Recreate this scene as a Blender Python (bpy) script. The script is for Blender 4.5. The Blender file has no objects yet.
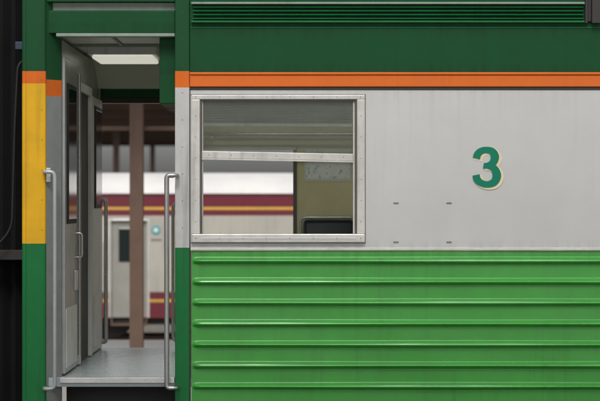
import bpy, bmesh, math, random
from mathutils import Vector
random.seed(4)
S=bpy.context.scene
D=13.0; CZ=1.65
def X(p,d=0.0): return (p-300)/150.0*(D+d)/D      # metres along the carriage (150 px per metre at its side)
def Z(p,d=0.0): return CZ+(200.5-p)/150.0*(D+d)/D

# ---------------------------------------------------------------- materials
def base(name):
    m=bpy.data.materials.new(name); m.use_nodes=True
    nt=m.node_tree; return m,nt,nt.nodes['Principled BSDF']
def grime(nt,colsock,amt,scale,streak,dirt,edges=()):
    N=nt.nodes; L=nt.links
    g=N.new('ShaderNodeNewGeometry')
    n1=N.new('ShaderNodeTexNoise'); n1.inputs['Scale'].default_value=scale; n1.inputs['Detail'].default_value=9; n1.inputs['Roughness'].default_value=0.68
    L.new(g.outputs['Position'],n1.inputs['Vector'])
    ds=N.new('ShaderNodeTexNoise'); ds.inputs['Scale'].default_value=1.1; ds.inputs['Detail'].default_value=2
    L.new(g.outputs['Position'],ds.inputs['Vector'])
    mp=N.new('ShaderNodeMapping'); mp.inputs['Scale'].default_value=(17,17,0.7)
    L.new(g.outputs['Position'],mp.inputs['Vector'])
    n2=N.new('ShaderNodeTexNoise'); n2.inputs['Scale'].default_value=1.3; n2.inputs['Detail'].default_value=7
    L.new(mp.outputs[0],n2.inputs['Vector'])
    r1=N.new('ShaderNodeMapRange'); r1.inputs[1].default_value=0.3; r1.inputs[2].default_value=0.7
    r1.inputs[3].default_value=1-amt; r1.inputs[4].default_value=1.0; L.new(n1.outputs['Fac'],r1.inputs[0])
    r2=N.new('ShaderNodeMapRange'); r2.inputs[1].default_value=0.52; r2.inputs[2].default_value=0.72
    r2.inputs[3].default_value=0.0; r2.inputs[4].default_value=streak; L.new(n2.outputs['Fac'],r2.inputs[0])
    r3=N.new('ShaderNodeMapRange'); r3.inputs[1].default_value=0.42; r3.inputs[2].default_value=0.62; L.new(ds.outputs['Fac'],r3.inputs[0])
    ms=N.new('ShaderNodeMath'); ms.operation='MULTIPLY'; L.new(r2.outputs[0],ms.inputs[0]); L.new(r3.outputs[0],ms.inputs[1])
    inv=N.new('ShaderNodeMath'); inv.operation='SUBTRACT'; inv.inputs[0].default_value=1; L.new(ms.outputs[0],inv.inputs[1])
    mu=N.new('ShaderNodeMath'); mu.operation='MULTIPLY'; L.new(r1.outputs[0],mu.inputs[0]); L.new(inv.outputs[0],mu.inputs[1])
    if edges:   # dirt that collects along joints and runs from them
        s=N.new('ShaderNodeSeparateXYZ'); L.new(g.outputs['Position'],s.inputs[0])
        rn=N.new('ShaderNodeMapRange'); rn.inputs[1].default_value=0.35; rn.inputs[2].default_value=0.68; L.new(n2.outputs['Fac'],rn.inputs[0])
        for z0,z1,a in edges:
            e=N.new('ShaderNodeMapRange'); e.inputs[1].default_value=z0; e.inputs[2].default_value=z1
            e.inputs[3].default_value=a; e.inputs[4].default_value=0.0
            if z0>z1:
                e.inputs[1].default_value=z1; e.inputs[2].default_value=z0; e.inputs[3].default_value=0.0; e.inputs[4].default_value=a
            L.new(s.outputs['Z'],e.inputs[0])
            if z0>z1: c=N.new('ShaderNodeMath'); c.operation='LESS_THAN'; c.inputs[1].default_value=z0+0.003
            else: c=N.new('ShaderNodeMath'); c.operation='GREATER_THAN'; c.inputs[1].default_value=z0-0.003
            L.new(s.outputs['Z'],c.inputs[0])
            q=N.new('ShaderNodeMath'); q.operation='MULTIPLY'; L.new(e.outputs[0],q.inputs[0]); L.new(c.outputs[0],q.inputs[1])
            q2=N.new('ShaderNodeMath'); q2.operation='MULTIPLY'; L.new(q.outputs[0],q2.inputs[0]); L.new(rn.outputs[0],q2.inputs[1])
            iv=N.new('ShaderNodeMath'); iv.operation='SUBTRACT'; iv.inputs[0].default_value=1; L.new(q2.outputs[0],iv.inputs[1])
            mm=N.new('ShaderNodeMath'); mm.operation='MULTIPLY'; L.new(mu.outputs[0],mm.inputs[0]); L.new(iv.outputs[0],mm.inputs[1]); mu=mm
    mx=N.new('ShaderNodeMix'); mx.data_type='RGBA'; mx.blend_type='MIX'
    L.new(mu.outputs[0],mx.inputs[0])
    dk=N.new('ShaderNodeMix'); dk.data_type='RGBA'; dk.inputs[0].default_value=0.75
    dk.inputs[7].default_value=(*dirt,1)
    if isinstance(colsock,tuple):
        c=N.new('ShaderNodeRGB'); c.outputs[0].default_value=(*colsock,1); colsock=c.outputs[0]
    L.new(colsock,dk.inputs[6]); L.new(dk.outputs[2],mx.inputs[6]); L.new(colsock,mx.inputs[7])
    return mx.outputs[2],n1
def paint(name,col,rough=0.4,amt=0.18,scale=2.5,streak=0.2,bump=0.0,bscale=3.0,metal=0.0,coat=0.0,spec=0.5,dirt=(0.045,0.038,0.03),edges=()):
    m,nt,b=base(name)
    out,n1=grime(nt,col if not callable(col) else col(nt),amt,scale,streak,dirt,edges)
    nt.links.new(out,b.inputs['Base Color'])
    b.inputs['Metallic'].default_value=metal
    b.inputs['Coat Weight'].default_value=coat; b.inputs['Coat Roughness'].default_value=0.16
    b.inputs['Specular IOR Level'].default_value=spec
    r=nt.nodes.new('ShaderNodeMapRange'); r.inputs[3].default_value=min(1,rough+0.15); r.inputs[4].default_value=max(0.03,rough-0.08)
    nt.links.new(n1.outputs['Fac'],r.inputs[0]); nt.links.new(r.outputs[0],b.inputs['Roughness'])
    if bump>0:
        g=nt.nodes.new('ShaderNodeNewGeometry')
        n=nt.nodes.new('ShaderNodeTexNoise'); n.inputs['Scale'].default_value=bscale; n.inputs['Detail'].default_value=3
        nt.links.new(g.outputs['Position'],n.inputs['Vector'])
        bp=nt.nodes.new('ShaderNodeBump'); bp.inputs['Strength'].default_value=1; bp.inputs['Distance'].default_value=bump
        nt.links.new(n.outputs['Fac'],bp.inputs['Height']); nt.links.new(bp.outputs[0],b.inputs['Normal'])
    return m
def bands(stops):
    def f(nt):
        z0=-2.0; z1=5.0
        g=nt.nodes.new('ShaderNodeNewGeometry'); s=nt.nodes.new('ShaderNodeSeparateXYZ')
        nt.links.new(g.outputs['Position'],s.inputs[0])
        r=nt.nodes.new('ShaderNodeMapRange'); r.inputs[1].default_value=z0; r.inputs[2].default_value=z1
        nt.links.new(s.outputs['Z'],r.inputs[0])
        c=nt.nodes.new('ShaderNodeValToRGB'); c.color_ramp.interpolation='CONSTANT'
        el=c.color_ramp.elements
        while len(el)>1: el.remove(el[-1])
        el[0].position=0; el[0].color=(*stops[0][1],1)
        for z,col in stops[1:]:
            e=el.new((z-z0)/(z1-z0)); e.color=(*col,1)
        nt.links.new(r.outputs[0],c.inputs[0]); return c.outputs[0]
    return f

GREEN=(0.044,0.35,0.040); DGREEN=(0.003,0.070,0.019); MGREEN=(0.006,0.170,0.042)
ORANGE=(0.74,0.15,0.014); YELLOW=(0.80,0.44,0.014); GREY=(0.58,0.575,0.565)
GD=(0.004,0.02,0.008)
M={}
M['grey']=paint('panel_grey_paint',GREY,0.33,0.18,1.0,0.08,bump=0.009,bscale=1.6,coat=0.3,edges=[(Z(249),Z(238),0.30),(Z(90),Z(112),0.10)])
M['dgreen']=paint('dark_green_paint',DGREEN,0.48,0.4,2,0.3,bump=0.004,bscale=2.5,spec=0.22,dirt=GD,edges=[(Z(73),Z(62),0.6),(Z(23),Z(45),0.5)])
M['green']=paint('bright_green_paint',GREEN,0.28,0.32,3,0.35,bump=0.002,bscale=5,coat=0.5,dirt=(0.02,0.05,0.012),edges=[(Z(251),Z(275),0.35)])
M['mgreen']=paint('mid_green_paint',MGREEN,0.42,0.35,3,0.4,spec=0.25,dirt=GD)
M['orange']=paint('orange_paint',ORANGE,0.42,0.2,2,0.12,spec=0.35)
M['post']=paint('post_livery',bands([(-2,MGREEN),(Z(249),GREY),(Z(88),ORANGE),(Z(74),DGREEN)]),0.45,0.28,4,0.4,spec=0.25,dirt=(0.015,0.018,0.012))
M['jamb']=paint('jamb_livery',bands([(-2,MGREEN),(Z(247),YELLOW),(Z(87),ORANGE),(Z(72),DGREEN)]),0.45,0.28,4,0.5,spec=0.25,dirt=(0.015,0.018,0.012))
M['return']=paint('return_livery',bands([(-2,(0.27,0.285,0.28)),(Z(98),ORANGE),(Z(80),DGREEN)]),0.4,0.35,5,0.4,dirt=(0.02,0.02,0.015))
M['alu']=paint('aluminium_frame',(0.66,0.65,0.61),0.35,0.35,7,0.4,metal=0.2)
M['steel']=paint('steel_tube',(0.50,0.50,0.50),0.26,0.3,9,0.3,metal=0.9)
M['screw']=paint('screw_metal',(0.14,0.13,0.12),0.5,0.2,9,0.1,metal=0.6)
M['bracket']=paint('bracket_metal',(0.20,0.20,0.195),0.5,0.2,9,0.1)
M['black']=paint('black_rubber',(0.012,0.012,0.013),0.6,0.3,6,0.2,dirt=(0.02,0.018,0.015))
M['dark']=paint('dark_steel',(0.028,0.027,0.026),0.6,0.4,6,0.3)
M['slatback']=paint('louvre_painted_shade',(0.006,0.012,0.009),0.7,0.3,6,0.2,dirt=GD)  # near-black colour stands in for the shade behind the louvre slats
M['cream']=paint('interior_cream',(0.68,0.64,0.40),0.45,0.2,3,0.1)
M['ceil']=paint('ceiling_laminate',(0.70,0.74,0.62),0.4,0.2,3,0.0)
M['blind']=paint('blind_slats',(0.34,0.37,0.33),0.6,0.3,4,0.3)
M['doorgrey']=paint('door_grey',(0.46,0.48,0.475),0.30,0.38,4,0.5,metal=0.25)
M['doorlight']=paint('door_light',(0.72,0.74,0.72),0.35,0.28,4,0.4)
M['floor']=paint('floor_vinyl',(0.46,0.53,0.55),0.22,0.2,14,0.0,bump=0.0005,bscale=60)
M['nosing']=paint('nosing_alu',(0.7,0.7,0.7),0.3,0.4,9,0.0,metal=0.6)
M['seat']=paint('seat_vinyl',(0.03,0.04,0.055),0.35,0.2,5,0.0)
M['three']=paint('numeral_green',(0.0,0.20,0.115),0.45,0.15,12,0.3,spec=0.3,dirt=GD)
M['threes']=paint('numeral_cream',(0.78,0.68,0.45),0.45,0.12,12,0.1)
M['conc']=paint('concrete',(0.42,0.41,0.39),0.8,0.3,1.2,0.0,bump=0.004,bscale=30)
M['ballast']=paint('ballast',(0.22,0.20,0.17),0.95,0.6,9,0.0,bump=0.05,bscale=12)
M['rust']=paint('brown_steel_paint',(0.14,0.078,0.052),0.6,0.5,5,0.5)
M['rooftin']=paint('roof_sheet',(0.45,0.43,0.40),0.6,0.4,0.8,0.0)
M['gutter']=paint('gutter_grey',(0.28,0.34,0.29),0.5,0.4,4,0.4)
def glass(name,tint,t):
    m,nt,b=base(name); N=nt.nodes; L=nt.links
    N.remove(b)
    o=[n for n in N if n.type=='OUTPUT_MATERIAL'][0]
    tr=N.new('ShaderNodeBsdfTransparent'); tr.inputs[0].default_value=(*tint,1)
    gl=N.new('ShaderNodeBsdfGlossy'); gl.inputs['Roughness'].default_value=0.03; gl.inputs[0].default_value=(0.9,0.95,0.93,1)
    df=N.new('ShaderNodeBsdfDiffuse'); df.inputs[0].default_value=(0.30,0.31,0.28,1)
    fr=N.new('ShaderNodeFresnel'); fr.inputs[0].default_value=1.5
    m1=N.new('ShaderNodeMixShader'); L.new(fr.outputs[0],m1.inputs[0]); L.new(tr.outputs[0],m1.inputs[1]); L.new(gl.outputs[0],m1.inputs[2])
    n=N.new('ShaderNodeTexNoise'); n.inputs['Scale'].default_value=3; n.inputs['Detail'].default_value=7
    g=N.new('ShaderNodeNewGeometry'); mp=N.new('ShaderNodeMapping'); mp.inputs['Scale'].default_value=(1,1,4)
    L.new(g.outputs['Position'],mp.inputs[0]); L.new(mp.outputs[0],n.inputs['Vector'])
    r=N.new('ShaderNodeMapRange'); r.inputs[1].default_value=0.3; r.inputs[2].default_value=0.8; r.inputs[3].default_value=t*0.3; r.inputs[4].default_value=t
    L.new(n.outputs['Fac'],r.inputs[0])
    m2=N.new('ShaderNodeMixShader'); L.new(r.outputs[0],m2.inputs[0]); L.new(m1.outputs[0],m2.inputs[1]); L.new(df.outputs[0],m2.inputs[2])
    L.new(m2.outputs[0],o.inputs[0]); return m
M['glass']=glass('dusty_glass',(0.76,0.81,0.76),0.18)
m,nt,b=base('dark_window_glass'); b.inputs['Base Color'].default_value=(0.02,0.025,0.025,1); b.inputs['Roughness'].default_value=0.08; M['dglass']=m
m,nt,b=base('lamp_diffuser'); b.inputs['Base Color'].default_value=(0.8,0.8,0.78,1); b.inputs['Emission Color'].default_value=(1,0.98,0.88,1); b.inputs['Emission Strength'].default_value=11.0; M['lamp']=m
m,nt,b=base('vestibule_lamp_diffuser'); b.inputs['Base Color'].default_value=(0.7,0.7,0.66,1); b.inputs['Emission Color'].default_value=(1,0.99,0.84,1); b.inputs['Emission Strength'].default_value=0.5; M['vlamp']=m

# ---------------------------------------------------------------- mesh helpers
def empty(name):
    e=bpy.data.objects.new(name,None); S.collection.objects.link(e); e.empty_display_size=0.2; return e
def obj(name,bm,mat,parent,bevel=0,smooth=False,seg=2):
    me=bpy.data.meshes.new(name); bmesh.ops.recalc_face_normals(bm,faces=bm.faces); bm.to_mesh(me); bm.free()
    me.materials.append(mat)
    o=bpy.data.objects.new(name,me); S.collection.objects.link(o)
    if parent: o.parent=parent
    if smooth:
        for p in me.polygons: p.use_smooth=True
    if bevel:
        mo=o.modifiers.new('bev','BEVEL'); mo.width=bevel; mo.segments=seg; mo.limit_method='ANGLE'
    return o
def addbox(bm,x0,x1,y0,y1,z0,z1):
    v=[bm.verts.new(p) for p in [(x0,y0,z0),(x1,y0,z0),(x1,y1,z0),(x0,y1,z0),(x0,y0,z1),(x1,y0,z1),(x1,y1,z1),(x0,y1,z1)]]
    for f in [(0,1,2,3),(4,5,6,7),(0,1,5,4),(1,2,6,5),(2,3,7,6),(3,0,4,7)]: bm.faces.new([v[i] for i in f])
    return v
def box(name,x0,x1,y0,y1,z0,z1,mat,parent,bevel=0.004):
    bm=bmesh.new(); addbox(bm,x0,x1,y0,y1,z0,z1); return obj(name,bm,mat,parent,bevel)
def boxes(name,lst,mat,parent,bevel=0.003):
    bm=bmesh.new()
    for b in lst: addbox(bm,*b)
    return obj(name,bm,mat,parent,bevel)
def wall(name,x0,x1,z0,z1,y,th,holes,mat,parent):
    xs=sorted({x0,x1,*[h[0] for h in holes],*[h[1] for h in holes]}); zs=sorted({z0,z1,*[h[2] for h in holes],*[h[3] for h in holes]})
    bm=bmesh.new(); vs={}
    def V(i,k):
        if (i,k) not in vs: vs[(i,k)]=bm.verts.new((xs[i],y,zs[k]))
        return vs[(i,k)]
    for i in range(len(xs)-1):
        for k in range(len(zs)-1):
            cx=(xs[i]+xs[i+1])/2; cz=(zs[k]+zs[k+1])/2
            if any(h[0]<cx<h[1] and h[2]<cz<h[3] for h in holes): continue
            bm.faces.new([V(i,k),V(i+1,k),V(i+1,k+1),V(i,k+1)])
    r=bmesh.ops.extrude_face_region(bm,geom=list(bm.faces))
    bmesh.ops.translate(bm,verts=[v for v in r['geom'] if isinstance(v,bmesh.types.BMVert)],vec=(0,th,0))
    return obj(name,bm,mat,parent)
def extrude_x(name,prof,x0,x1,mat,parent,smooth=False):
    bm=bmesh.new(); n=len(prof)
    a=[bm.verts.new((x0,y,z)) for y,z in prof]; b=[bm.verts.new((x1,y,z)) for y,z in prof]
    for i in range(n-1): bm.faces.new([a[i],a[i+1],b[i+1],b[i]])
    return obj(name,bm,mat,parent,smooth=smooth)
def tube(name,pts,r,mat,parent,rad=0.06):
    P=[Vector(p) for p in pts]; path=[P[0]]
    for i in range(1,len(P)-1):
        a=(P[i-1]-P[i]); b=(P[i+1]-P[i]); rr=min(rad,a.length*0.49,b.length*0.49)
        p0=P[i]+a.normalized()*rr; p1=P[i]+b.normalized()*rr
        for t in [0,.2,.4,.6,.8,1]: path.append(p0*(1-t)**2+P[i]*2*t*(1-t)+p1*t*t)
    path.append(P[-1])
    cu=bpy.data.curves.new(name,'CURVE'); cu.dimensions='3D'; cu.bevel_depth=r; cu.bevel_resolution=4; cu.use_fill_caps=True
    sp=cu.splines.new('POLY'); sp.points.add(len(path)-1)
    for i,p in enumerate(path): sp.points[i].co=(*p,1)
    cu.materials.append(mat); o=bpy.data.objects.new(name,cu); S.collection.objects.link(o); o.parent=parent; return o
def discs(name,pts,r,h,mat,parent,axis='y'):
    bm=bmesh.new()
    for (x,y,z) in pts:
        n=10; c=[]
        for k in range(n):
            a=2*math.pi*k/n; c.append((math.cos(a)*r,math.sin(a)*r))
        f=[bm.verts.new((x+u,y,z+w)) for u,w in c]; g=[bm.verts.new((x+u*0.75,y-h,z+w*0.75)) for u,w in c]
        bm.faces.new(g)
        for k in range(n): bm.faces.new([f[k],f[(k+1)%n],g[(k+1)%n],g[k]])
    return obj(name,bm,mat,parent)

# ================================================================= near carriage
car=empty('railway_carriage')
XL=X(22); XR=9.0
WOFF=[0.0,2.95,4.6,6.25]
wh=[(X(198)+o,X(359)+o,Z(237),Z(98)) for o in WOFF]
wall('side_panel_grey',X(190),XR,Z(249),Z(90),0.0,0.05,wh,M['grey'],car)
wall('side_panel_upper',X(190),XR,Z(72.5),Z(0)+0.1,0.0,0.05,[],M['dgreen'],car)
box('stripe_moulding_orange',X(190),XR,-0.014,0.04,Z(87),Z(75),M['orange'],car,0.005)
box('stripe_drip_rail',X(190),XR,-0.022,0.04,Z(75)+0.001,Z(72.5),M['orange'],car,0.002)
box('stripe_lower_bead',X(190),XR,-0.006,0.04,Z(89.7),Z(87.3),M['dark'],car,0.001)
box('panel_joint_lip',X(190)+0.004,XR,-0.010,0.0005,Z(250.5),Z(247.8),M['alu'],car,0.002)
box('upper_panel_fold',X(190)+.004,XR,-0.004,0.0005,Z(28.2),Z(27.2),M['mgreen'],car,0.001)
# ---- corrugated lower side
def corrugated():
    z_top=Z(250.8); z_bot=-0.35; pitch=20.9/150; zc0=Z(261)
    zs=[]; z=z_top
    while z>z_bot: zs.append(z); z-=0.0025
    def h(z):
        if z>zc0+0.03: return 0.0
        t=(zc0-z)/pitch; k=t-math.floor(t+0.5)
        u=k*pitch      # + = below the crest
        H=0.030
        if u<0:
            if u<-0.030: return 0.0
            s=(u+0.030)/0.030; return H*(0.5-0.5*math.cos(s*math.pi))
        if u>0.024: return 0.0
        s=u/0.024; return H*(math.cos(s*math.pi)*0.5+0.5)
    x0=X(191.5); xs=[x0,x0+0.008,x0+0.02,x0+0.03,x0+0.04,x0+0.05,x0+0.06,x0+0.075]
    x=x0+0.2
    while x<XR: xs.append(x); x+=0.15
    xs.append(XR)
    bm=bmesh.new(); G=[]
    for x in xs:
        t=min(1,max(0,(x-x0-0.015)/0.055)); t=math.sqrt(max(0,1-(1-t)**2))
        G.append([bm.verts.new((x,-h(z+0.0013*math.sin(x*2.1+math.floor(z/pitch)*3))*t+0.0025*math.sin(x*1.7+z*3)+0.0012*math.sin(x*6.1+z*9),z)) for z in zs])
    for i in range(len(xs)-1):
        for k in range(len(zs)-1): bm.faces.new([G[i][k],G[i+1][k],G[i+1][k+1],G[i][k+1]])
    return obj('corrugated_side_sheet',bm,M['green'],car,smooth=True)
corrugated()
box('side_backing',X(192),XR,0.02,0.05,-0.35,Z(250.8),M['dark'],car,0)
bm=bmesh.new()
for px,py in [(396,203),(449,203),(396,242),(449,242)]:
    addbox(bm,X(px-2.6),X(px+2.6),-0.004,0.001,Z(py+0.7),Z(py-0.7))
obj('panel_brackets',bm,M['bracket'],car,0.001)
# ---- right door post
box('door_post',X(175),X(190)-0.003,-0.008,0.06,-0.35,Z(0)+0.1,M['post'],car,0.006)
box('door_post_seal',X(190)-0.003,X(190)+0.003,-0.003,0.04,-0.35,Z(74),M['dark'],car,0.0)
discs('door_post_screws',[(X(182.5),-0.008,Z(p)) for p in range(12,400,27)],0.0035,0.002,M['screw'],car)
# ---- left jamb
box('corner_jamb',XL,X(46),-0.008,0.12,-0.35,Z(0)+0.1,M['jamb'],car,0.012)
bm=bmesh.new()
vs=[bm.verts.new(p) for p in [(X(46)+.001,0.003,-0.35),(X(59.5),0.11,-0.35),(X(59.5),0.14,-0.35),(X(46)+.001,0.14,-0.35)]]
f=bm.faces.new(vs); r=bmesh.ops.extrude_face_region(bm,geom=[f]); bmesh.ops.translate(bm,verts=[v for v in r['geom'] if isinstance(v,bmesh.types.BMVert)],vec=(0,0,Z(0)+0.45))
obj('jamb_return',bm,M['return'],car,0.002)
discs('jamb_screws',[(X(42),-0.008,Z(p)) for p in range(20,400,30)],0.0035,0.002,M['screw'],car)
box('jamb_edge_bead',X(23.5),X(26),-0.013,-0.008,-0.3,Z(0)+0.1,M['jamb'],car,0.001)
# ---- door header
box('door_header',X(46)+0.005,X(175)-0.002,0.02,0.10,Z(33),Z(10.5),M['dgreen'],car,0.004)
box('door_header_lip',X(56),X(175)-0.002,0.0,0.10,Z(36.5),Z(33)-0.002,M['gutter'],car,0.003)
box('door_header_channel',X(46)+0.005,X(175)-0.002,0.05,0.10,Z(10),Z(2),M['gutter'],car,0.003)
box('door_header_top',X(46)+0.005,X(175)-0.002,0.0,0.10,Z(1.8),Z(0)+0.1,M['dgreen'],car,0.003)
# ---- ventilation louvre
bm=bmesh.new()
for py in (6.0,9.8,13.6,17.4):
    v=addbox(bm,X(193),X(583),-0.004,-0.001,Z(py+2.0),Z(py))
    for i in (0,1): v[i].co.y=-0.030      # lower lip tilted outwards
    for i in (2,3): v[i].co.y=-0.026
obj('ventilation_louvre',bm,M['mgreen'],car)
box('louvre_back',X(193),X(583),-0.003,0.001,Z(21),Z(5),M['slatback'],car,0)
box('louvre_rail_bottom',X(190)+.01,X(584),-0.034,0.0,Z(23),Z(21.2),M['mgreen'],car,0.002)
box('louvre_rail_top',X(190)+.01,X(584),-0.036,0.0,Z(4.6),Z(2.6),M['gutter'],car,0.002)
boxes('downpipe_bracket',[(X(584.5),X(587),-0.04,0,Z(24),Z(-10)),(X(591),X(600),-0.05,0,Z(24),Z(-10)),(X(587),X(591),-0.02,0,Z(22),Z(-10))],M['dark'],car,0.004)
# ---- roof
zr=Z(0)+0.1
prof=[(-0.03,zr),(-0.03,zr+0.03),(0.02,zr+0.05)]+[(1.36-1.34*math.cos(math.radians(a)),zr+0.05+0.62*math.sin(math.radians(a))) for a in range(5,176,10)]+[(2.70,zr+0.05),(2.75,zr)]
extrude_x('roof_shell',prof,XL,XR,M['gutter'],car,True)
# ---- vestibule / saloon shell
YB=2.65
FLOOR=Z(378)
box('floor',XL+0.01,XR,0.02,2.70,FLOOR-0.06,FLOOR,M['floor'],car,0.002)
box('floor_nosing',X(60),X(175)-0.004,-0.012,0.06,FLOOR-0.033,FLOOR+0.004,M['nosing'],car,0.003)
box('end_wall',XL+0.005,X(46)-0.0,0.125,YB-0.01,FLOOR+0.002,2.95,M['black'],car,0.003)
box('vestibule_left_lining',X(46)+.002,-1.615,0.142,YB-0.01,FLOOR+0.002,2.74,M['doorgrey'],car,0.003)
prof=[(0.101,2.765),(1.9,2.765),(2.15,2.75),(2.35,2.70),(2.52,2.62),(2.62,2.545)]
extrude_x('ceiling',prof,X(46),-0.83,M['ceil'],car,True)
extrude_x('saloon_ceiling',[(0.051,2.3),(0.12,2.5),(0.35,2.66),(0.8,2.74),(1.9,2.74),(2.3,2.66),(2.55,2.5),(2.64,2.3)],-0.80,XR,M['ceil'],car,True)
boxes('ceiling_trims',[(X(46)+.02,-0.84,0.9,0.93,2.745,2.763),(X(46)+.02,-0.84,1.75,1.78,2.745,2.763),(-1.28,-1.26,0.2,0.88,2.75,2.763)],M['gutter'],car,0.002)
box('ceiling_lamp_housing',-1.53,-1.03,1.02,1.66,2.70,2.764,M['doorlight'],car,0.008)
box('ceiling_lamp_diffuser',-1.50,-1.06,1.05,1.63,2.672,2.6995,M['vlamp'],car,0.012)
box('ceiling_equipment_box',-0.945,-0.835,0.11,0.6,2.30,2.745,M['dgreen'],car,0.006)
fh=[(-1.60,-0.835,-0.4,2.43),(-0.80,-0.04,0.98,2.06)]+[(1.3+1.45*i,2.3+1.45*i,0.98,2.06) for i in range(5)]
wall('far_side_wall',XL,XR,-0.35,2.95,YB,0.06,fh,M['cream'],car)
wall('far_side_outer_skin',XL,XR,-0.35,3.05,YB+0.062,0.01,fh,M['grey'],car)
box('bulkhead',-0.832,-0.803,0.07,YB-0.002,FLOOR,2.9,M['cream'],car,0)
box('far_window_sill',-0.795,-0.02,YB-0.03,YB,0.95,0.98,M['alu'],car,0.003)
box('far_window_post',-0.055,-0.025,YB-0.012,YB-0.001,0.98,2.08,M['screw'],car,0.002)
box('far_window_rail',-0.795,-0.03,YB-0.014,YB-0.002,2.055,2.085,M['alu'],car,0.002)
box('far_door_header_trim',-1.60,-0.84,YB-0.025,YB-0.001,2.43,2.47,M['dark'],car,0.002)
box('far_door_header_panel',-1.60,-0.84,YB-0.02,YB-0.0015,2.471,2.56,M['dgreen'],car,0.002)
boxes('entrance_steps',[(X(60),X(175),0.08,0.34,0.10,0.14),(X(60),X(175),-0.02,0.22,-0.25,-0.21)],M['dark'],car,0.004)
box('step_well_back',X(60),X(175),0.36,0.38,-0.35,FLOOR-0.062,M['black'],car,0)
# ---- door leaves, folded open against the wall
LX=-1.585
def leaf(name,y0,y1,mat,gz0,gz1,z1=2.62):
    box(name,-1.613,LX,y0,y1,FLOOR+0.012,z1,mat,car,0.006)
    box(name+'_window_frame',LX-0.002,LX+0.010,y0+0.10,y1-0.10,gz0-0.03,gz1+0.03,M['black'],car,0.006)
    box(name+'_glass',LX+0.004,LX+0.0125,y0+0.13,y1-0.13,gz0,gz1,M['dglass'],car,0.003)
    box(name+'_kick_plate',LX,LX+0.006,y0+0.04,y1-0.04,FLOOR+0.05,FLOOR+0.45,M['doorlight'],car,0.002)
leaf('entrance_door',0.15,0.86,M['doorgrey'],1.52,2.42)
leaf('far_entrance_door',1.93,2.62,M['doorlight'],1.62,2.35,2.45)
boxes('gangway_door_frame',[(-1.614,-1.575,0.97,1.03,FLOOR+.01,2.5),(-1.614,-1.575,1.74,1.80,FLOOR+.01,2.5),(-1.614,-1.575,1.03,1.74,2.44,2.5)],M['doorlight'],car,0.004)
box('gangway_door',-1.614,-1.603,1.03,1.74,FLOOR+.01,2.44,M['dark'],car,0)
tube('entrance_door_handle',[(LX,0.74,1.25),(LX+0.05,0.74,1.25),(LX+0.05,0.74,1.42),(LX,0.74,1.42)],0.009,M['steel'],car,0.03)
box('entrance_door_lock',LX,LX+0.02,0.66,0.76,1.02,1.16,M['steel'],car,0.004)
tube('entrance_door_hinge_rod',[(LX+0.012,0.885,0.55),(LX+0.012,0.885,2.55)],0.010,M['steel'],car)
box('lock_keeper',X(46.5),X(51),-0.02,0.01,Z(182),Z(168),M['alu'],car,0.003)
# ---- handrails
def rail(name,x,y,z0,z1,xw,r=0.0155,mat=None):
    tube(name,[(xw,y,z1),(x,y,z1),(x,y,z0),(xw,y,z0)],r,mat or M['steel'],car,0.075)
rail('handrail_front_right',X(167.5),-0.075,Z(387),Z(175.5),X(174.6),0.0165)
tube('handrail_bracket_a',[(X(173),-0.075,Z(175.5)),(X(177.5),-0.07,Z(175.5)),(X(177.5),0,Z(175.5))],0.013,M['steel'],car,0.03)
tube('handrail_bracket_b',[(X(173),-0.075,Z(387)),(X(177.5),-0.07,Z(387)),(X(177.5),0,Z(387))],0.013,M['steel'],car,0.03)
tube('handrail_front_left',[(X(45),0.0,Z(172)),(X(45),-0.06,Z(172)),(X(56),-0.06,Z(172)),(X(56),-0.06,Z(388)),(X(45),-0.06,Z(388)),(X(45),0.0,Z(388))],0.0135,M['doorgrey'],car,0.05)
d=2.58
tube('handrail_far_left',[(-1.59,d,Z(200,d)),(X(106,d),d,Z(200,d)),(X(106,d),d,Z(342,d)),(-1.59,d,Z(342,d))],0.015,M['steel'],car,0.06)
tube('handrail_far_right',[(-0.83,d,Z(202,d)),(X(173,d),d,Z(202,d)),(X(173,d),d,Z(342,d)),(-0.83,d,Z(342,d))],0.013,M['steel'],car,0.06)

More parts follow.
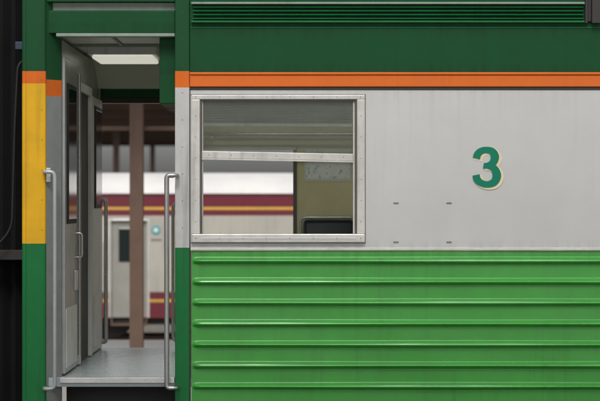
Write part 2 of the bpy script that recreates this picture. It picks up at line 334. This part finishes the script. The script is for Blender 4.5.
# ---- windows of the near side
def window(o,tag):
    fx0,fx1,fz0,fz1=X(191.5)+o,X(365)+o,Z(242.5),Z(95)
    ix0,ix1,iz0,iz1=X(200)+o,X(357)+o,Z(233.8),Z(99.5)
    boxes('window_frame'+tag,[(fx0,fx1,-0.011,0.03,iz1,fz1),(fx0,ix0,-0.011,0.03,iz0,iz1-.0005),(ix1,fx1,-0.011,0.03,iz0,iz1-.0005)],M['alu'],car,0.004)
    box('window_sill'+tag,fx0,fx1,-0.028,0.06,fz0,iz0-0.0008,M['alu'],car,0.006)
    box('window_sill_channel'+tag,ix0+.004,ix1-.004,-0.0295,0.0,fz0+0.018,iz0-0.022,M['grey'],car,0.002)
    boxes('window_inner_channel'+tag,[(ix0,ix0+0.012,0.0,0.055,iz0,iz1),(ix1-0.012,ix1,0.0,0.055,iz0,iz1),(ix0+.012,ix1-.012,0.0,0.055,iz1-0.012,iz1)],M['screw'],car,0.001)
    boxes('window_track'+tag,[(ix1-0.026,ix1-0.014,0.012,0.05,iz0,iz1),(ix0+0.013,ix0+0.02,0.012,0.05,iz0,iz1)],M['alu'],car,0.002)
    boxes('window_gasket'+tag,[(fx0-0.004,fx1+0.004,-0.003,0.001,fz1,fz1+0.004),(fx0-0.004,fx1+0.004,-0.003,0.001,fz0-0.005,fz0-0.0005),(fx1,fx1+0.004,-0.003,0.001,fz0,fz1)],M['screw'],car,0)
    bm=bmesh.new(); addbox(bm,ix0+0.012,ix1-0.026,0.004,0.03,Z(158),Z(151))
    for v in bm.verts: v.co.z-=(v.co.x-ix0)/(ix1-ix0)*0.020
    obj('window_sash_rail'+tag,bm,M['alu'],car,0.003)
    bm=bmesh.new(); addbox(bm,ix0+0.012,ix1-0.026,-0.001,0.0035,Z(159.6),Z(158.2))
    for v in bm.verts: v.co.z-=(v.co.x-ix0)/(ix1-ix0)*0.020
    obj('window_sash_lip'+tag,bm,M['alu'],car,0.001)
    bm=bmesh.new()
    vs=[bm.verts.new(p) for p in [(ix0+.012,0.018,Z(152)),(ix1-.03,0.018,Z(154.5)),(ix1-.03,0.018,iz1-.01),(ix0+.012,0.018,iz1-.01)]]
    bm.faces.new(vs); obj('window_upper_glass'+tag,bm,M['glass'],car)
    # slatted blind pulled part way down
    zb=Z(123); n=9; st=(iz1-zb)/n; bm=bmesh.new()
    for i in range(n):
        za=zb+st*i; xa,xb=ix0+.02,ix1-.031
        q=[bm.verts.new(p) for p in [(xa,0.034,za),(xb,0.034,za-0.003),(xb,0.040,za+st*0.45),(xa,0.040,za+st*0.45)]]; bm.faces.new(q)
        q2=[bm.verts.new(p) for p in [(xa,0.046,za+st),(xb,0.046,za+st-0.003)]]; bm.faces.new([q[3],q[2],q2[1],q2[0]])
    obj('window_blind'+tag,bm,M['blind'],car)
    bm=bmesh.new(); addbox(bm,ix0+.016,ix1-.029,0.030,0.048,Z(126),Z(122.8))
    for v in bm.verts: v.co.z-=(v.co.x-ix0)/(ix1-ix0)*0.006
    obj('window_blind_rail'+tag,bm,M['alu'],car,0.003)
    sc=[]
    n=7
    for i in range(n+1):
        x=fx0+0.03+(fx1-fx0-0.06)*i/n; sc.append((x,-0.011,(iz1+fz1)/2)); sc.append((x,-0.0295,(fz0+iz0)/2+0.0))
    for i in range(1,7):
        z=fz0+(fz1-fz0)*i/7; sc.append(((fx0+ix0)/2,-0.011,z)); sc.append(((fx1+ix1)/2,-0.011,z))
    discs('window_screws'+tag,sc,0.0030,0.002,M['screw'],car)
    sc=[(ix0+0.06+(ix1-ix0-0.15)*i/6,0.004,Z(154.5)-0.02*(0.06+i/6*0.85)) for i in range(7)]
    discs('window_rail_screws'+tag,sc,0.0030,0.002,M['screw'],car)
for k,o_ in enumerate(WOFF): window(o_,'' if k==0 else '_%d'%k)

# ---- numeral 3
def numeral(name,pts,mat,y,grow,dx,dz):
    W=X(501)-X(473.5); H=Z(146)-Z(188); x0=X(473.5)+dx; z0=Z(188)+dz
    P=[Vector((x0+a*W,z0+b*H)) for a,b,w in pts]; Wd=[w*W+grow for a,b,w in pts]
    cen=[];wd=[]
    for i in range(len(P)-1):
        p0=P[max(0,i-1)];p1=P[i];p2=P[i+1];p3=P[min(len(P)-1,i+2)]
        for k in range(8):
            t=k/8
            c=0.5*((2*p1)+(-p0+p2)*t+(2*p0-5*p1+4*p2-p3)*t*t+(-p0+3*p1-3*p2+p3)*t**3)
            cen.append(c); wd.append(Wd[i]*(1-t)+Wd[i+1]*t)
    cen.append(P[-1]); wd.append(Wd[-1])
    bm=bmesh.new(); row=[]
    for i,c in enumerate(cen):
        a=cen[min(i+1,len(cen)-1)]-cen[max(0,i-1)]; a.normalize(); n=Vector((-a.y,a.x))*wd[i]/2
        yy=y-0.00003*i
        ex=Vector((0,0))
        if i==0: ex=-a*grow/2
        if i==len(cen)-1: ex=a*grow/2
        row.append((bm.verts.new((c.x+n.x+ex.x,yy,c.y+n.y+ex.y)),bm.verts.new((c.x-n.x+ex.x,yy,c.y-n.y+ex.y))))
    for i in range(len(row)-1): bm.faces.new([row[i][0],row[i+1][0],row[i+1][1],row[i][1]])
    return obj(name,bm,mat,car)
three=[(0.10,0.70,0.27),(0.14,0.79,0.27),(0.25,0.87,0.245),(0.45,0.905,0.23),(0.68,0.865,0.27),(0.775,0.74,0.31),(0.70,0.60,0.27),(0.52,0.535,0.21),(0.37,0.53,0.20),
       (0.54,0.525,0.21),(0.75,0.46,0.27),(0.845,0.30,0.32),(0.75,0.145,0.28),(0.50,0.085,0.23),(0.26,0.125,0.245),(0.13,0.21,0.27),(0.09,0.31,0.27)]
numeral('numeral_shadow',three,M['threes'],-0.0015,0.010,0.012,-0.009)
numeral('numeral_three',three,M['three'],-0.0045,0.0,0,0)

# ---- interior fittings
seat=empty('passenger_seat')
def seat_at(x0,x1,e):
    bm=bmesh.new(); addbox(bm,x0,x1,2.50,2.60,0.93,1.50)
    for v in bm.verts:
        if v.co.z>1.2: v.co.y+=0.02
    obj('backrest',bm,M['seat'],e,0.035,True,4)
    box('seat_cushion',x0,x1,2.05,2.52,0.83,0.95,M['seat'],e,0.03)
    tube('frame',[(x0-0.02,2.49,0.47),(x0-0.02,2.49,1.515),(x1+0.02,2.49,1.515),(x1+0.02,2.49,0.47)],0.012,M['steel'],e,0.05)
    tube('armrest',[(x0-0.02,2.49,1.15),(x0-0.02,2.08,1.15),(x0-0.02,2.08,0.47)],0.012,M['steel'],e,0.05)
seat_at(X(303,2.5),X(354,2.5),seat)
s2=empty('passenger_seat.001'); seat_at(0.50,0.95,s2)
def poster_mat():
    m,nt,b=base('route_map_print'); N=nt.nodes; L=nt.links
    g=N.new('ShaderNodeNewGeometry')
    n=N.new('ShaderNodeTexNoise'); n.inputs['Scale'].default_value=24; n.inputs['Detail'].default_value=8; n.inputs['Roughness'].default_value=0.7; L.new(g.outputs['Position'],n.inputs['Vector'])
    c=N.new('ShaderNodeValToRGB'); e=c.color_ramp.elements
    e[0].position=0.34; e[0].color=(0.22,0.42,0.56,1); e[1].position=0.42; e[1].color=(0.60,0.72,0.78,1)
    for p,col in [(0.48,(0.82,0.84,0.84,1)),(0.6,(0.78,0.80,0.76,1)),(0.66,(0.50,0.60,0.50,1))]:
        x=e.new(p); x.color=col
    L.new(n.outputs['Fac'],c.inputs[0]); L.new(c.outputs[0],b.inputs['Base Color']); b.inputs['Roughness'].default_value=0.4; return m
pm=poster_mat()
rm=empty('route_map_poster')
box('border',0.035,0.415,YB-0.004,YB-0.001,1.805,2.065,M['doorlight'],rm,0)
box('map_print',0.05,0.40,YB-0.007,YB-0.0045,1.825,2.05,pm,rm,0)
rack=empty('luggage_rack')
for i,(y,z) in enumerate([(2.55,2.18),(2.45,2.17),(2.35,2.165),(2.25,2.17)]):
    tube('bar_%d'%i,[(-0.79,y,z),(XR,y,z)],0.011,M['steel'],rack)
for i in range(7): box('bracket_%d'%i,-0.70+i*1.4,-0.68+i*1.4,2.24,2.64,2.135,2.155,M['alu'],rack,0.003)
for q,lx in enumerate((-0.5,2.4,5.3)):
    lamp=empty('ceiling_lamp' if q==0 else 'ceiling_lamp.%03d'%q)
    box('housing',lx,lx+1.2,1.2,1.36,2.69,2.735,M['alu'],lamp,0.01); box('tube_cover',lx+.04,lx+1.16,1.22,1.34,2.665,2.6895,M['lamp'],lamp,0.01)
fan=empty('ceiling_fan')
bm=bmesh.new(); bmesh.ops.create_uvsphere(bm,u_segments=16,v_segments=8,radius=0.07); bmesh.ops.translate(bm,verts=bm.verts,vec=(0.1,1.8,2.5)); obj('motor',bm,M['doorgrey'],fan,smooth=True)
tube('stem',[(0.1,1.8,2.73),(0.1,1.8,2.5)],0.015,M['doorgrey'],fan)
for k in range(3):
    a=k*2.094; bm=bmesh.new(); addbox(bm,0.06,0.2,-0.045,0.045,-0.003,0.003)
    for v in bm.verts:
        x,y=v.co.x,v.co.y; v.co.z+=y*0.3; v.co.x=0.1+x*math.cos(a)-y*math.sin(a); v.co.y=1.8+x*math.sin(a)+y*math.cos(a); v.co.z+=2.47
    obj('blade_%d'%k,bm,M['doorgrey'],fan,0.002)

# ---- gangway + neighbouring carriage on the left
bell=empty('gangway_bellows')
bm=bmesh.new(); xs0=XL-0.62
pr=[]
n=14
for i in range(n+1):
    x=xs0+(XL-0.002-xs0)*i/n; pr.append((x,0.62 if i%2 else 0.70))
a=[[bm.verts.new((x,y,z)) for x,y in pr] for z in (-0.1,3.4)]
for i in range(n): bm.faces.new([a[0][i],a[0][i+1],a[1][i+1],a[1][i]])
obj('bellows_side',bm,M['black'],bell)
box('bellows_core',xs0,XL-0.002,0.72,2.0,-0.1,3.4,M['black'],bell,0)
boxes('buffer_plate',[(XL-0.6,XL-0.002,0.45,0.7,Z(262),Z(252)),(XL-0.6,XL-0.002,0.35,0.7,-0.2,-0.1)],M['dark'],bell,0.004)
tube('jumper_cable',[(XL,0.40,Z(52)),(XL-0.08,0.36,Z(60)),(XL-0.1,0.36,Z(120)),(XL-0.12,0.36,Z(230)),(XL-0.3,0.36,Z(260))],0.010,M['black'],bell,0.08)
box('end_frame_lamp_bracket',XL-0.09,XL-0.03,0.3,0.5,Z(46),Z(38),paint('dull_blue',(0.03,0.05,0.09),0.5),bell,0.004)
ncar=empty('railway_carriage.001')
NX=xs0
box('body_lower',NX-9,NX,0.0,2.7,-0.35,Z(249),M['mgreen'],ncar,0.01)
box('body_middle',NX-9,NX,0.0,2.7,Z(249)+.001,Z(88),M['grey'],ncar,0.01)
box('body_stripe',NX-9,NX,-0.006,2.706,Z(88)+.001,Z(74),M['orange'],ncar,0.004)
box('body_upper',NX-9,NX,0.0,2.7,Z(74)+.001,zr,M['dgreen'],ncar,0.01)
boxes('windows',[(NX-2.2-1.6*i,NX-1.1-1.6*i,-0.012,0.01,Z(237),Z(98)) for i in range(5)],M['dglass'],ncar,0.01)
extrude_x('roof_shell',[(y,z) for y,z in [(-0.03,zr)]+[(1.36-1.34*math.cos(math.radians(a)),zr+0.05+0.62*math.sin(math.radians(a))) for a in range(5,176,10)]+[(2.75,zr)]],NX-9,NX,M['gutter'],ncar,True)

# ================================================================= running gear
def wheels(e,xc,y0,y1,zrail,mat):
    for j,x in enumerate((xc-1.0,xc+1.0)):
        for k,y in enumerate((y0+0.55,y1-0.55)):
            bm=bmesh.new(); bmesh.ops.create_cone(bm,cap_ends=True,segments=28,radius1=0.43,radius2=0.40,depth=0.12)
            for v in bm.verts: v.co=Vector((v.co.x+x,v.co.z+y,v.co.y+zrail+0.43))
            obj('wheel_%d%d'%(j,k),bm,mat,e,0.01)
    boxes('bogie_frame',[(xc-1.6,xc+1.6,y0+0.30,y0+0.42,zrail+0.35,zrail+0.62),(xc-1.6,xc+1.6,y1-0.42,y1-0.30,zrail+0.35,zrail+0.62),(xc-0.2,xc+0.2,y0+0.3,y1-0.3,zrail+0.3,zrail+0.7)],mat,e,0.02)
ZRAIL=-0.98
box('underframe',XL,XR,0.1,2.6,-0.45,-0.352,M['dark'],car,0.01)
wheels(car,1.2,0.0,2.7,ZRAIL,M['dark']); wheels(ncar,NX-2.2,0.0,2.7,ZRAIL,M['dark'])

# ================================================================= far carriage (cream / maroon)
FY=24.0; fs=1950/(13+FY)
def ZF(p): return CZ+(200.5-p)/fs
def XF(p): return (p-300)/fs
MAR=(0.15,0.012,0.027); CRM=(0.46,0.435,0.38); YEL=(0.65,0.38,0.06)
far=empty('railway_carriage.002')
fm=paint('cream_maroon_livery',bands([(-2,MAR),(ZF(303),YEL),(ZF(300),MAR),(ZF(292),CRM),(ZF(216),MAR),(ZF(210.5),YEL),(ZF(207.5),MAR),(ZF(195),CRM)]),0.4,0.3,0.9,0.4)
fr=paint('silver_roof',(0.70,0.68,0.66),0.5,0.3,0.7,0.1)
doorx0,doorx1=XF(111),XF(147)
wx=[(XF(300)+0.5+1.5*i,XF(300)+1.5+1.5*i) for i in range(8)]+[(-6.2-1.5*i,-5.2-1.5*i) for i in range(6)]
holes=[(a,b,0.45,1.2) for a,b in wx]+[(doorx0,doorx1,ZF(318),ZF(221))]
wall('body_side',-16,14,ZF(318),ZF(193),FY,0.06,holes,fm,far)
box('body_core',-16,14,FY+0.35,FY+2.7,ZF(318),ZF(193),M['dark'],far,0)
boxes('window_glass',[(a,b,FY+0.03,FY+0.05,0.45,1.2) for a,b in wx],M['dglass'],far,0)
boxes('window_frames',sum([[(a-.03,b+.03,FY-0.012,FY+.01,1.2,1.23),(a-.03,b+.03,FY-0.012,FY+.01,0.42,0.45),(a-.03,a,FY-0.012,FY+.01,0.4505,1.1995),(b,b+.03,FY-0.012,FY+.01,0.4505,1.1995)] for a,b in wx],[]),M['alu'],far,0.003)
box('door_leaf',doorx0,doorx1,FY+0.06,FY+0.10,ZF(318)+0.01,ZF(221),paint('far_door',(0.32,0.31,0.28),0.4,0.3,2),far,0.0)
box('door_window',doorx0+0.14,doorx1-0.14,FY+0.045,FY+0.07,ZF(262),ZF(228),M['dglass'],far,0.03)
boxes('door_frame',[(doorx0-0.05,doorx0,FY-0.012,FY+.05,ZF(318),ZF(219)),(doorx1,doorx1+0.05,FY-0.012,FY+.05,ZF(318),ZF(219)),(doorx0,doorx1,FY-0.012,FY+.05,ZF(221)+.001,ZF(219))],M['alu'],far,0.02)
tube('door_handrail',[(doorx0-0.12,FY,0.9),(doorx0-0.12,FY-0.08,0.9),(doorx0-0.12,FY-0.08,-0.2),(doorx0-0.12,FY,-0.2)],0.018,M['steel'],far,0.05)
bm=bmesh.new(); bmesh.ops.create_cone(bm,cap_ends=True,segments=28,radius1=0.085,radius2=0.085,depth=0.01)
for v in bm.verts: v.co=Vector((v.co.x+XF(156),v.co.z+FY-0.008,v.co.y+ZF(230)))
obj('emblem',bm,paint('emblem_teal',(0.05,0.35,0.38),0.5),far)
bm=bmesh.new(); bmesh.ops.create_cone(bm,cap_ends=True,segments=28,radius1=0.045,radius2=0.045,depth=0.01)
for v in bm.verts: v.co=Vector((v.co.x+XF(156),v.co.z+FY-0.014,v.co.y+ZF(230)))
obj('emblem_centre',bm,M['doorlight'],far)
boxes('lettering',[(XF(151.5)+0.05*i,XF(151.5)+0.05*i+0.03,FY-0.004,FY+.001,ZF(241),ZF(239)) for i in range(4)],M['dark'],far,0)
hr=ZF(172)-ZF(193)
extrude_x('roof_shell',[(FY-0.04,ZF(193)-.01),(FY-0.03,ZF(192))]+[(FY+1.35-1.35*math.cos(math.radians(a)),ZF(193)+hr*math.sin(math.radians(a))) for a in range(5,176,10)]+[(FY+2.74,ZF(193))],-16,14,fr,far,True)
box('underframe',-16,14,FY+0.15,FY+2.5,ZF(325),ZF(318)-.001,M['dark'],far,0.01)
boxes('steps',[(doorx0,doorx1,FY-0.1,FY+0.2,-0.72,-0.69),(doorx0,doorx0+.03,FY-0.02,FY+.1,-0.72,ZF(318)),(doorx1-.03,doorx1,FY-0.02,FY+.1,-0.72,ZF(318))],M['rust'],far,0.004)
wheels(far,-4.6,FY,FY+2.7,ZRAIL,M['dark']); wheels(far,6.0,FY,FY+2.7,ZRAIL,M['dark'])

# ================================================================= ground, tracks, platforms
bm=bmesh.new(); vs=[bm.verts.new(p) for p in [(-600,-600,-1.25),(600,-600,-1.25),(600,900,-1.25),(-600,900,-1.25)]]; bm.faces.new(vs)
obj('ground',bm,M['ballast'],None)
def track(yc,name):
    e=empty(name)
    boxes('rails',[(-60,60,yc-0.535,yc-0.465,-1.12,ZRAIL),(-60,60,yc+0.465,yc+0.535,-1.12,ZRAIL)],M['rust'],e,0.005)
    boxes('sleepers',[(-30+0.7*i,-29.75+0.7*i,yc-1.0,yc+1.0,-1.246,-1.121) for i in range(86)],M['conc'],e,0)
track(1.35,'railway_track'); track(6.5,'railway_track.001'); track(FY+1.35,'railway_track.002')
box('platform',-40,40,-22,-0.42,-1.24,0.0,M['conc'],None,0.02)
box('platform.001',-40,40,9.2,16.0,-1.24,-0.42,M['conc'],None,0.02)
box('platform.002',-40,40,36,60,-1.24,-0.42,M['conc'],None,0.02)
can=empty('platform_canopy')
CX=X(136.5,12)
for i,x in enumerate([CX-14,CX-7,CX,CX+7,CX+14]):
    boxes('column_%d'%i,[(x-0.085,x+0.085,11.95,11.965,-0.42,3.9),(x-0.085,x+0.085,12.105,12.12,-0.42,3.9),(x-0.008,x+0.008,11.966,12.104,-0.42,3.9),(x-0.14,x+0.14,11.88,12.19,-0.42,-0.38)],M['rust'],can,0.003)
    boxes('bracket_arm_%d'%i,[(x-0.05,x+0.05,10.3,13.8,3.9,4.05)],M['rust'],can,0.004)
boxes('tie_beams',[(-22,18,12.13,12.19,Z(130.5,12.1),Z(126,12.1)),(-22,18,12.13,12.19,3.2,3.28)],M['rust'],can,0.004)
boxes('roof_sheet',[(-22,18,10.2,14.0,4.06,4.10)],M['rooftin'],can,0)
shade_canopy=empty('unseen_shade_canopy')  # unseen canopy on the camera side, added to shade the facade from above
boxes('roof_sheet',[(-30,30,-11,-4.2,5.2,5.25)],M['rooftin'],shade_canopy,0)
boxes('beams',[(-30,30,y,y+0.12,5.0,5.199) for y in (-10.8,-7.6,-4.4)],M['rust'],shade_canopy,0)
boxes('columns',[(x,x+0.2,-10.8,-10.6,0,5.0) for x in (-17,-9,8,16)],M['rust'],shade_canopy,0.005)
shed=empty('station_shed')
boxes('roof_sheet',[(-45,45,y,y+4.2,4.55,4.62) for y in (34,40,46,52,58,64,70,76)],M['rooftin'],shed,0)
boxes('beams',[(-45,45,y,y+0.15,4.25,4.55) for y in (36,42,48,54,60,66,72,80)],M['rust'],shed,0)
boxes('rafters',[(x,x+0.2,34,80.2,4.40,4.549) for x in range(-44,45,4)],M['rust'],shed,0)
cl=[]
for x in range(-42,45,7):
    for y in (42,60,78): cl.append((x,x+0.22,y,y+0.22,-0.42,4.25))
boxes('columns',cl,M['rust'],shed,0)

# ================================================================= light, world, camera
w=bpy.data.worlds.new('World'); S.world=w; w.use_nodes=True
nt=w.node_tree; bg=nt.nodes['Background']
sky=nt.nodes.new('ShaderNodeTexSky'); sky.sky_type='NISHITA'; sky.sun_disc=False
sky.sun_elevation=math.radians(48); sky.sun_rotation=math.radians(185); sky.dust_density=4; sky.air_density=1.2
hs=nt.nodes.new('ShaderNodeHueSaturation'); hs.inputs['Saturation'].default_value=0.14; hs.inputs['Value'].default_value=1.2
nt.links.new(sky.outputs[0],hs.inputs['Color']); nt.links.new(hs.outputs[0],bg.inputs[0]); bg.inputs[1].default_value=0.15
sl=bpy.data.lights.new('sun','SUN'); sl.energy=0.8; sl.angle=math.radians(12); sl.color=(1,0.97,0.92)
so=bpy.data.objects.new('sun',sl); S.collection.objects.link(so); so.rotation_euler=(math.radians(42),0,math.radians(-5))
cd=bpy.data.cameras.new('camera'); cd.sensor_width=36; cd.lens=117; cd.clip_end=2000
cd.dof.use_dof=True; cd.dof.focus_distance=13.0; cd.dof.aperture_fstop=3.2
co=bpy.data.objects.new('camera',cd); S.collection.objects.link(co); co.location=(0,-13,CZ); co.rotation_euler=(math.radians(90),0,0)
S.camera=co
S.view_settings.view_transform='Standard'; S.view_settings.look='None'; S.view_settings.exposure=0
